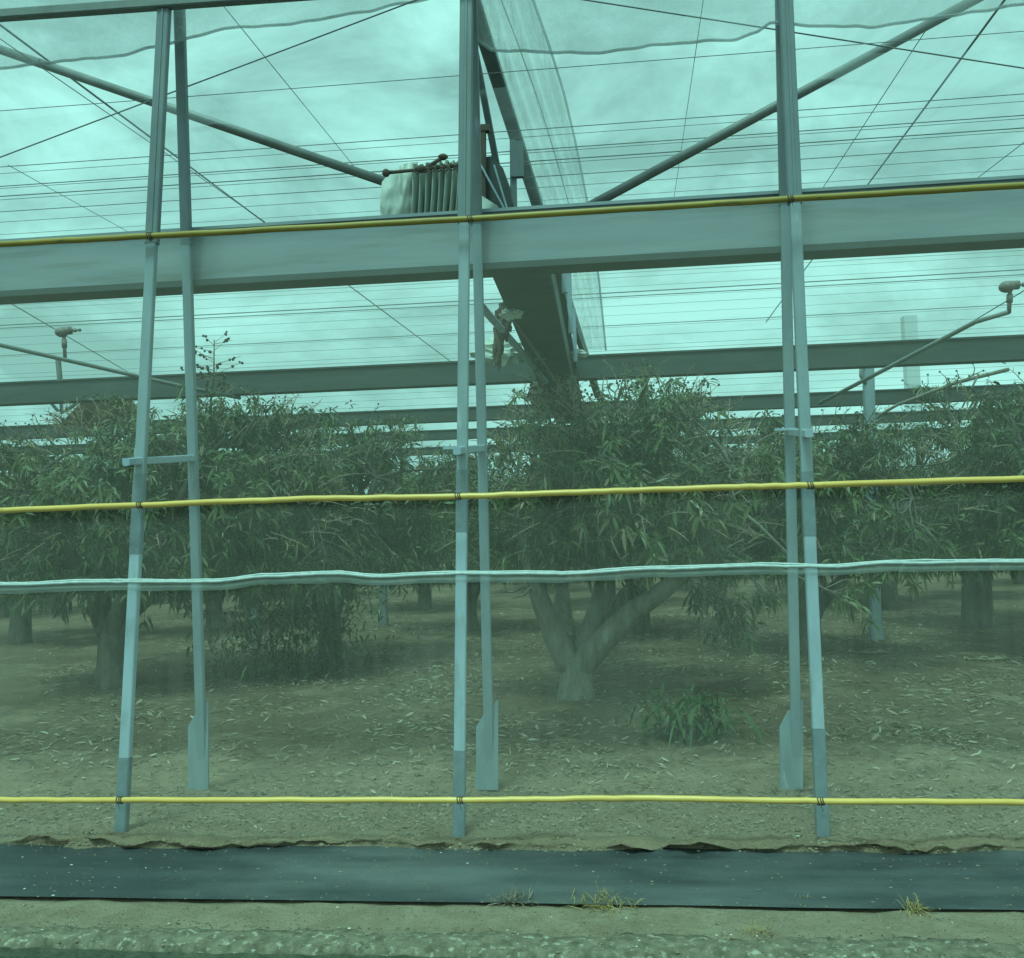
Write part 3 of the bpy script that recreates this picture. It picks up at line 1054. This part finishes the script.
fo = net_sheet(fringe, 160, 4, 'hem_fringe', M['fringe'], ln_)
o = hm.build('net_hem', M['white_cord'], ln_, True)
o['label'] = 'white rolled hem of the net'


# nets hanging from above
def interp(pts, x):
    for (a, b), (c, d) in zip(pts, pts[1:]):
        if a <= x <= c:
            return b + (d - b) * (x - a) / (c - a)
    return pts[-1][1] if x > pts[-1][0] else pts[0][1]


def high_net(hem, top, Y, label, seed):
    x0, x1 = hem[0][0], hem[-1][0]
    r = empty('hanging_net', P((x0 + x1) / 2, top(0.5 * (x0 + x1)), Y), label, 'net', 'nets hanging at the top of the wall')

    def fn(u, v):
        px = x0 + (x1 - x0) * u
        py = interp(hem, px) * (1 - v) + top(px) * v + 1.2 * mnoise.noise(Vector((px * .05, seed, 0))) * (1 - v)
        return P(px, py, Y + .04 * math.sin(u * 21 + seed) * (1 - v))

    net_sheet(fn, 90, 10, 'net_sheet', M['high_net'], r)
    pts = [fn(i / 160, 0) + Vector((0, -.01, .012 * mnoise.noise(Vector((i * .13, seed, 0))))) for i in range(161)]
    MB().tube(pts, .011, 6).build('net_hem', M['hem'], r, True)
    return r


high_net([(-90, 74), (0, 69), (60, 62), (125, 56), (150, 48), (180, 42), (225, 29), (290, 25), (360, 13), (420, 1), (460, -8)],
         lambda px: -40 - .05 * px, 6.15, 'translucent net hanging at the top left with a sagging dark hem', 1)
high_net([(476, 40), (492, 51), (560, 53), (600, 54), (650, 46), (735, 40), (757, 33), (770, 23), (800, 26), (870, 28), (910, 22), (960, 15), (1024, 5), (1110, -6)],
         lambda px: -50 - .05 * px, 6.22, 'translucent net hanging at the top right with a grey wavy hem', 2)

# curtain net along the valley gutter
cr = empty('curtain_net', P(540, 200, 8), 'pleated translucent curtain net hanging beside the sloping pole', 'net')
le = [(-30, 462), (0, 473), (60, 492), (120, 513), (208, 545), (280, 560), (350, 584)]
re_ = [(-30, 527), (0, 533), (45, 549), (90, 563), (140, 575), (205, 588), (280, 599), (350, 606)]


def cur_fn(u, v):
    py = -30 + 380 * v
    a, b = interp(le, py), interp(re_, py)
    Y = 6.5 + 5.2 * (v ** 1.3) + .22 * math.sin(u * 19 + 2 * math.sin(v * 5)) * (.6 + .4 * u)
    return P(a + (b - a) * u, py, Y)


net_sheet(cur_fn, 60, 50, 'net_sheet', M['curtain'], cr)
MB().tube([cur_fn(1, i / 40) for i in range(41)], .012, 6).build('net_hem', M['hem'], cr, True)
MB().tube([cur_fn(.45 + .12 * math.sin(i / 17), i / 40) for i in range(31)], .005, 5).build('net_seam', M['hem'], cr, True)

# roof net, stretched over the wires
def roof_fn(u, v):
    x, y = -60 + 120 * u, 6.6 + 75 * v * v
    return Vector((x, y, 5.28 + .05 * math.sin(x * 1.3) * math.sin(y * 1.1)))


o = net_sheet(roof_fn, 120, 90, 'roof_net', M['roof_net'])
tag(o, 'sheer net stretched flat over the whole orchard roof', 'net')

# ------------------------------------------------------------------ roof wires and ties
def wire(a, b, rad, label, group, name='roof_wire', sag=0.0):
    a, b = Vector(a), Vector(b)
    pts = [a.lerp(b, i / 14) - Vector((0, 0, sag * 4 * (i / 14) * (1 - i / 14))) for i in range(15)]
    return tag(MB().tube(pts, rad, 5, 0, False).build(name, M['wire'], None, True), label, 'wire', group)


rw = random.Random(5)
for py, rad in ((70, .0035), (130, .0045), (137, .003), (149, .0055), (153, .0035), (161, .0065), (164, .0035), (177, .005), (187, .0035), (201, .003)):
    d = ray(512, py)
    Y = d.y * (5.2 - EYE) / d.z
    wire((-Y * .9 - 2, Y, 5.2 + rw.uniform(-.01, .01)), (Y * .8 + 2, Y, 5.2 + rw.uniform(-.01, .01)), rad * .8,
         'thin roof wire running level across the sky above the pale beam', 'roof wires above the pale beam', sag=.015)
for py, rad in ((276.5, .005), (281, .004), (290, .004), (296, .008), (299.4, .007), (303, .004), (310, .005), (319, .004), (329, .0065), (331.5, .005),
                (340, .006), (349, .006), (353, .007), (387, .007), (393, .007), (400, .008), (419, .008)):
    d = ray(512, py)
    Y = d.y * (5.2 - EYE) / d.z
    wire((-Y * .8 - 2, Y, 5.2 + rw.uniform(-.02, .02)), (Y * .7 + 2, Y, 5.2 + rw.uniform(-.02, .02)), rad * (1.0 if py in (296, 299.4, 329) else .55),
         'thin roof wire running level across the sky below the pale beam', 'roof wires below the pale beam', sag=.03)

guys = [((-60, -20, 6.0), (450, 361, 18), .010, 'thick tie wire slanting down from the top left corner into the orchard'),
        ((-20, 25, 6.0), (265, 222, 9.0), .004, 'thin second strand beside the thick slanting tie wire on the left'),
        ((221, 3, 6.2), (362, 176, 8.9), .0035, 'hair thin tie wire crossing the sky between left and middle posts'),
        ((1012, -10, 6.1), (766, 322, 15.5), .009, 'dark tie wire slanting down from the top right corner'),
        ((926, 30, 6.4), (815, 200, 9.0), .0035, 'hair thin tie wire crossing the sky right of the right post'),
        ((704, -5, 6.2), (673, 205, 9.5), .003, 'hair thin near vertical tie wire between middle and right posts'),
        ((422, -2, 6.05), (-60, 180, 6.6), .0055, 'bracing wire rising from the left edge to the top of the middle bay'),
        ((560, -4, 6.1), (1100, 80, 6.7), .0055, 'bracing wire falling from the top middle to the right edge'),
        ((8, 165, 8.0), (132, 234, 10.5), .004, 'hair thin tie wire low on the left above the pale beam'),
        ((0, 297, 11), (150, 385, 18), .008, 'faint tie wire below the pale beam at far left'),
        ((1040, 130, 7), (962, 190, 8.6), .0035, 'short hair thin tie wire at the far right above the pale beam'),
        ((1030, 287, 11.4), (905, 362, 18), .008, 'tie wire above the right sprinkler pipe')]
for a, b, rad, lab in guys:
    wire(P(*a), P(*b), rad, lab, 'tie wires under the roof', 'tie_wire', .0)

# ------------------------------------------------------------------ sloping poles of the roof
def pole(a, b, rad, label, name='roof_pole', mat='pole'):
    m = MB().tube([P(*a), P(*b)], rad, 12)
    return tag(m.build(name, M[mat], None, True), label, 'pole', 'sloping roof poles')


pole((-80, 22, 7.0), (470, 211, 7.0), .038, 'round roof pole sloping down from the left edge to the pleated cloth')
pole((1000, -14, 7.0), (560, 222, 7.0), .038, 'round roof pole sloping down from the top right towards the pale beam')
m = MB().bar(P(466, -20, 6.42), P(598, 396, 15.5), .115, .08)
tag(m.build('roof_pole', M['leg_dull']), 'long square pole running down from the middle post head beside the curtain', 'pole', 'sloping roof poles')
m = MB().bar(P(471, 30, 6.45), P(505, 208, 7.3), .05, .05)
tag(m.build('roof_pole', M['leg_dull']), 'short thin pole between the middle post and the long square pole', 'pole', 'sloping roof poles')

# ------------------------------------------------------------------ valley gutter in depth
zb = ZAT(276, 6.62, 512) + .012
xa, xb = PX(492, 6.62, zb), PX(550, 6.62, zb)
Yg1 = B2Y + 4.2
vg = empty('valley_gutter', ((xa + xb) / 2, 6.6, zb), 'dark sheet metal valley gutter running back from the pale beam over the trees', 'gutter')
m = MB()
for (x0, x1, z0, z1) in ((xa, xb, zb, zb + .015), (xa - .004, xa + .012, zb + .015, zb + .28), (xb - .012, xb + .004, zb + .015, zb + .28)):
    m.box(((x0 + x1) / 2, (6.60 + Yg1) / 2, (z0 + z1) / 2), (x1 - x0, Yg1 - 6.60, z1 - z0))
m.box((xb + .03, (6.60 + Yg1) / 2, zb + .27), (.05, Yg1 - 6.60, .016))
m.box((xa - .03, (6.60 + Yg1) / 2, zb + .27), (.05, Yg1 - 6.60, .016))
m.build('trough', M['beam_dark'], vg)
for Y in (7.6, 9.2, 10.8):
    s = MB().bar((xb + .07, Y, zb + .1), (xb + .07, Y, zb + .75), .05, .05)
    s.build('bracket', M['leg_pale'], vg)
# end hopper above the beam
Yq = 6.75
s = MB()
poly = [(476, 205), (477, 158), (492, 156), (503, 168), (514, 208), (520, 225), (478, 232)]
fr = [P(x, y, Yq) for x, y in poly]
bk = [p + Vector((0.02, .5, 0)) for p in fr]
n_ = len(poly)
s.add(fr + bk, [tuple(range(n_)), tuple(range(2 * n_ - 1, n_ - 1, -1))] + [(i, i + n_, (i + 1) % n_ + n_, (i + 1) % n_) for i in range(n_)])
s.build('end_hopper', M['beam_dark'], vg)
s = MB().bar(P(482, 212, 6.7), P(482, 128, 6.7), .062, .05)
s.box(P(483, 129, 6.7), (.10, .06, .05))
s.build('bracket', M['rust'], vg)
s = MB().bar(P(514, 215, 6.9), P(513, 141, 6.9), .05, .05)
s.box(P(517, 160, 6.88), (.10, .05, .28))
s.build('bracket', M['leg_dull'], vg)
s = MB()
for a, b in (((478, 160), (505, 210)), ((494, 165), (508, 212))):
    s.tube([P(*a, 6.66), P(*b, 6.66)], .008, 5)
s.build('stay_rod', M['leg_pale'], vg)

# pale pipes dropping below the gutter
for i, (a, b, rad, lab) in enumerate([((480, 305, 7.2), (546, 382, 11.0), .034, 'thicker pale conduit sloping down under the valley gutter'),
                                      ((512, 318, 8.0), (562, 392, 11.2), .018, 'thin pale conduit beside the thicker one under the valley gutter')]):
    m = MB()
    p, q_ = P(*a), P(*b)
    m.tube([p, p.lerp(q_, .5) + Vector((0, 0, .015)), q_], rad, 8)
    tag(m.build('conduit_pipe', M['leg_pale' if i == 0 else 'sprinkler'], None, True), lab, 'pipe', 'conduits under the valley gutter')


def scrap(name, c, s, label, mat, seed, cat='cloth'):
    """a crumpled tied bundle of plastic"""
    rg = random.Random(seed)

    def fn(u, v):
        d = Vector((math.sin(math.pi * v) * math.cos(6.2832 * u), math.sin(math.pi * v) * math.sin(6.2832 * u), math.cos(math.pi * v)))
        r = 1 + .5 * mnoise.noise(d * 2.3 + Vector((seed, 0, 0))) + .3 * mnoise.noise(d * 6 + Vector((0, seed, 0)))
        return Vector(c) + Vector((d.x * s[0], d.y * s[1], d.z * s[2])) * r

    return tag(MB().grid(fn, 22, 14).build(name, M[mat]), label, cat)


scrap('cloth_scrap', P(511, 314, 7.7), (.09, .06, .05), 'crumpled white plastic scrap tied under the valley gutter', 'white_plastic', 3)
scrap('cloth_scrap', P(542, 355, 10.0), (.09, .06, .05), 'small white plastic scrap lower down under the valley gutter', 'white_plastic', 4)
scrap('cloth_scrap', P(500, 352, 10.8), (.28, .12, .16), 'pale cloth bundle sitting on the second beam behind the middle post', 'pleat', 5)
scrap('cloth_scrap', P(576, 354, 11.0), (.14, .08, .05), 'white plastic scrap on the second beam right of the gutter', 'white_plastic', 6)
scrap('dark_bundle', P(503, 322, 8.2), (.07, .08, .17), 'dark tangled bundle hanging on the left side of the valley gutter', 'rust', 8, 'bundle')
scrap('dark_bundle', P(498, 344, 9.2), (.05, .05, .22), 'smaller dark tangled strip hanging below the other bundle', 'rust', 9, 'bundle')
scrap('dark_bundle', P(545, 392, 12.2), (.22, .2, .2), 'dark tangled bundle behind the second beam over the forked tree', 'rust', 10, 'bundle')

# ------------------------------------------------------------------ gathered pleated curtain above the beam
Yc = 6.8
gp = empty('gathered_curtain', P(426, 222, Yc), 'pale pleated curtain gathered on a rusty rod above the pale beam', 'curtain')
A, B, C2, D2 = P(385, 174, Yc), P(478, 160, Yc), P(384, 224, Yc), P(484, 216, Yc)


def pl_fn(u, v):
    top = P(413, 168, Yc).lerp(P(482, 160, Yc), u)
    bot = P(411, 226, Yc).lerp(P(482, 216, Yc), u)
    w = .075 * math.sin(u * 2 * math.pi * 11) + .012 * math.sin(u * 41 + v * 2)
    if v < .2:                          # over the rod
        a = v / .2 * math.pi / 2
        q_ = top + Vector((0, .10 - .10 * math.sin(a), .035 * math.cos(a)))
        return q_ + Vector((.25 * w, -.7 * w * math.sin(a), 0))
    t = (v - .2) / .8
    q_ = top.lerp(bot, t)
    bulge = .05 * math.sin(t * math.pi * .8)
    return q_ + Vector((.02 * math.sin(t * 2.6 + u), -bulge - w, 0))


MB().grid(pl_fn, 260, 24).build('pleats', M['pleat'], gp, True)


def flap_fn(u, v):
    # rounded pale end, bulging left
    px = 382 + 36 * u - 2 * math.sin(v * 3.14)
    ctop = 162 + 20 * (1 - u) ** 2.4
    py = ctop + (226 - ctop) * v
    d = .14 * math.sin(math.pi * min(1, u * .9 + .06)) * (.5 + .5 * math.sin(v * 2.6 + .4))
    d += .035 * mnoise.noise(Vector((u * 3.5, v * 2.2, 4))) + .02 * mnoise.noise(Vector((u * 9, v * 5, 1)))
    return P(px, py, Yc + .06 - d)


MB().grid(flap_fn, 36, 30).build('end_flap', M['white_plastic'], gp, True)
s = MB().tube([P(386, 173, Yc - .13), P(425, 169, Yc - .13), P(476, 164, Yc - .13)], .013, 8)
for px, py in ((386, 173), (421, 169)):
    s.ball(P(px, py, Yc - .13), .032, 0, 8, 6)
s.tube([P(424, 169, Yc - .1), P(442, 158, Yc - .05)], .016, 7)
s.ball(P(443, 157, Yc - .05), .035, 0, 7, 5, (1.2, 1, .7))
s.build('rod', M['rust'], gp, True)
for i in range(9):
    u = (i + .2) / 9.5
    p_ = P(416 + 66 * u, 170 - 6 * u, Yc - .14)
    MB().tube([p_ + Vector((.022 * math.cos(a_), 0, .022 * math.sin(a_) - .004)) for a_ in [6.2832 * k_ / 12 for k_ in range(13)]], .006, 5).build('ring', M['rust'], gp, True)
# pale flap of cloth right of the post
s = MB().grid(lambda u, v: P(476 + 22 * u + 8 * v * u, 192 + 14 * u + (28 - 12 * u) * v, 6.62 + .03 * math.sin(u * 6 + v * 4)), 12, 12)
s.build('side_flap', M['pleat'], gp, True)

# ------------------------------------------------------------------ sprinklers
def sprinkler(label, path, riser, head_dx, tail=None):
    r = empty('sprinkler_line', P(*path[0]), label, 'sprinkler', 'sprinkler lines above the crowns')
    MB().tube([P(*p) for p in path], .026, 8).build('pipe', M['pole'], r, True)
    (a, b) = riser
    s = MB().tube([P(*a), P(*b)], [.022, .022], 8)
    s.tube([P(*a).lerp(P(*b), .45), P(*a).lerp(P(*b), .8)], .032, 8)
    s.build('riser', M['sprinkler'], r, True)
    h = P(*b)
    s = MB()
    s.ball(h + Vector((-head_dx * .03, 0, .035)), .085, 0, 12, 8, (.95, .9, .72))
    s.tube([h + Vector((-head_dx * .02, 0, .05)), h + Vector((head_dx * .09, 0, .05))], .048, 9)
    s.tube([h + Vector((head_dx * .08, 0, .05)), h + Vector((head_dx * .20, 0, .052))], .012, 7)
    s.ball(h + Vector((head_dx * .14, 0, .05)), .026, 0, 7, 5)
    s.ball(h + Vector((head_dx * .20, 0, .052)), .022, 0, 7, 5)
    s.build('nozzle', M['sprinkler'], r, True)
    return r


sl = sprinkler('sprinkler on a pipe crossing at far left above the second beam', [(-60, 330, 9.2), (0, 345, 9.6), (185, 387, 11.4), (240, 398, 12.2)], ((65, 358, 10.2), (64, 335, 10.2)), 1)
sr = sprinkler('sprinkler on a bent pipe at far right above the second beam', [(1009, 312, 9.8), (975, 322, 10.1), (880, 372, 11.3), (820, 403, 12.6)], ((1009, 313, 9.8), (1010, 290, 9.8)), 1)
s = MB().bar(P(58, 359, 10.2), P(60, 381, 10.2), .05, .05)
s.build('hanger', M['pole'], sl)

# support post under the second beam on the right, with hook
def post(px0, py0, px1, py1, wdt, label, hook=False):
    g = G(px0, py0)
    t = P(px1, py1, g.y)
    r = empty('support_post', g, label, 'post', 'support posts under the beams')
    m = MB().bar(g - Vector((0, 0, .1)), t, wdt, wdt)
    m.build('shaft', M['leg_mid'] if hook else M['pole'], r)
    MB().bar(g - Vector((0, 0, .1)), g.lerp(t, .05), wdt * 1.2, wdt * 1.2).build('base_sleeve', M['leg_mid'] if hook else M['pole'], r)
    if hook:
        MB().tube([P(866, 366, g.y - .06), P(861, 368, g.y - .06), P(861, 376, g.y - .06), P(866, 384, g.y - .06)], .03, 7).build('hook', M['pole'], r, True)
    return r


g2 = G(876, 640).y
post(876, 640, 868, 364, 9.5 / F * g2, 'slender pale support post in the orchard right of the right post', True)
post(256, 650, 250, 440, .10, 'faint pale support post among the trees right of the left post')
post(384, 626, 380, 470, .15, 'distant white topped support post left of the middle post')

# brown pointed cover behind the second beam at left
Yk = B2Y + .4
s = MB()
pk = [P(90, 393, Yk), P(60, 424, Yk), P(124, 424, Yk), P(104, 393, Yk)]
s.add(pk + [p + Vector((.1, .6, 0)) for p in pk], [(0, 1, 2, 3), (7, 6, 5, 4), (0, 4, 5, 1), (1, 5, 6, 2), (2, 6, 7, 3), (3, 7, 4, 0)])
hp = empty('gutter_hopper', P(90, 424, Yk), 'brown wedge shaped hopper hanging below the second beam at left', 'hopper')
s.build('wedge', M['brown_sheet'], hp)
s = MB()
for a, b in (((48, 399), (58, 411)), ((66, 411), (86, 396)), ((61, 400), (62, 414))):
    s.bar(P(*a, Yk - .1), P(*b, Yk - .1), .045, .03)
s.build('strut', M['leg_pale'], hp)

# far pale building
fb = empty('distant_building', (PX(868, 130, 20), 130, 0), 'pale hazy building with a square tower far beyond the orchard', 'building')
x0, x1 = PX(866, 130, 30), PX(919, 130, 30)
zt0 = ZAT(412, 130, 870)
s = MB().box(((x0 + x1) / 2, 136, zt0 / 2), (x1 - x0, 12, zt0))
s.build('main_block', M['shed'], fb)
xt0, xt1 = PX(904, 131.5, 31), PX(917, 131.5, 31)
zt1 = ZAT(313, 130, 910)
s = MB().box(((xt0 + xt1) / 2, 132.3, (zt1 + zt0) / 2), (xt1 - xt0, 1.6, zt1 - zt0))
s.build('tower', M['shed'], fb)

# ------------------------------------------------------------------ light
SUN_EL, SUN_AZ = math.radians(66), math.radians(200)   # from behind the camera, overcast
w = bpy.data.worlds.new('World')
scene.world = w
w.use_nodes = True
nt = w.node_tree
nt.nodes.clear()
out = nt.nodes.new('ShaderNodeOutputWorld')
bg = nt.nodes.new('ShaderNodeBackground')
sky = nt.nodes.new('ShaderNodeTexSky')
sky.sky_type = 'NISHITA'
sky.sun_disc = False
sky.sun_elevation = SUN_EL
sky.sun_rotation = SUN_AZ
sky.dust_density = 4.0
sky.air_density = 1.2
bw = nt.nodes.new('ShaderNodeRGBToBW')
nt.links.new(sky.outputs[0], bw.inputs[0])
tc = nt.nodes.new('ShaderNodeTexCoord')
mp = nt.nodes.new('ShaderNodeMapping')
mp.inputs['Scale'].default_value = (1, 1, 2.2)
nt.links.new(tc.outputs['Generated'], mp.inputs['Vector'])
cn = tex_noise(nt, 4.2, 8, 0.6, mp.outputs[0], 0.5)
cloud = ramp(nt, cn, 0.36, 0.64, (0.56, 0.585, 0.59), (1.14, 1.14, 1.14))
lum = math_node(nt, 'MULTIPLY', math_node(nt, 'ADD', math_node(nt, 'MULTIPLY', bw.outputs[0], 0.25), 4.15), cloud)
tint = mixcol(nt, 1.0, (0, 0, 0), (0.455, 1.0, 0.90))
mul = nt.nodes.new('ShaderNodeVectorMath')
mul.operation = 'SCALE'
nt.links.new(tint, mul.inputs[0])
nt.links.new(lum, mul.inputs['Scale'])
nt.links.new(mul.outputs[0], bg.inputs[0])
bg.inputs[1].default_value = 0.11
nt.links.new(bg.outputs[0], out.inputs[0])

sd = bpy.data.lights.new('sun', 'SUN')
sd.energy = 1.5
sd.angle = math.radians(14)
sd.color = (0.48, 1.0, 0.86)
so = bpy.data.objects.new('sun', sd)
COL.objects.link(so)
# direction to sun: azimuth measured so that it stands behind the camera, slightly left
dirs = Vector((-.25 * math.cos(SUN_EL), -math.cos(SUN_EL), math.sin(SUN_EL)))
so.rotation_euler = dirs.to_track_quat('Z', 'Y').to_euler()

scene.view_settings.view_transform = 'Standard'
scene.view_settings.look = 'None'
scene.view_settings.exposure = 0.74
scene.view_settings.gamma = 1.0
scene.render.engine = 'CYCLES'
scene.cycles.use_denoising = True
scene.cycles.max_bounces = 8
scene.cycles.transparent_max_bounces = 24
scene.cycles.diffuse_bounces = 3
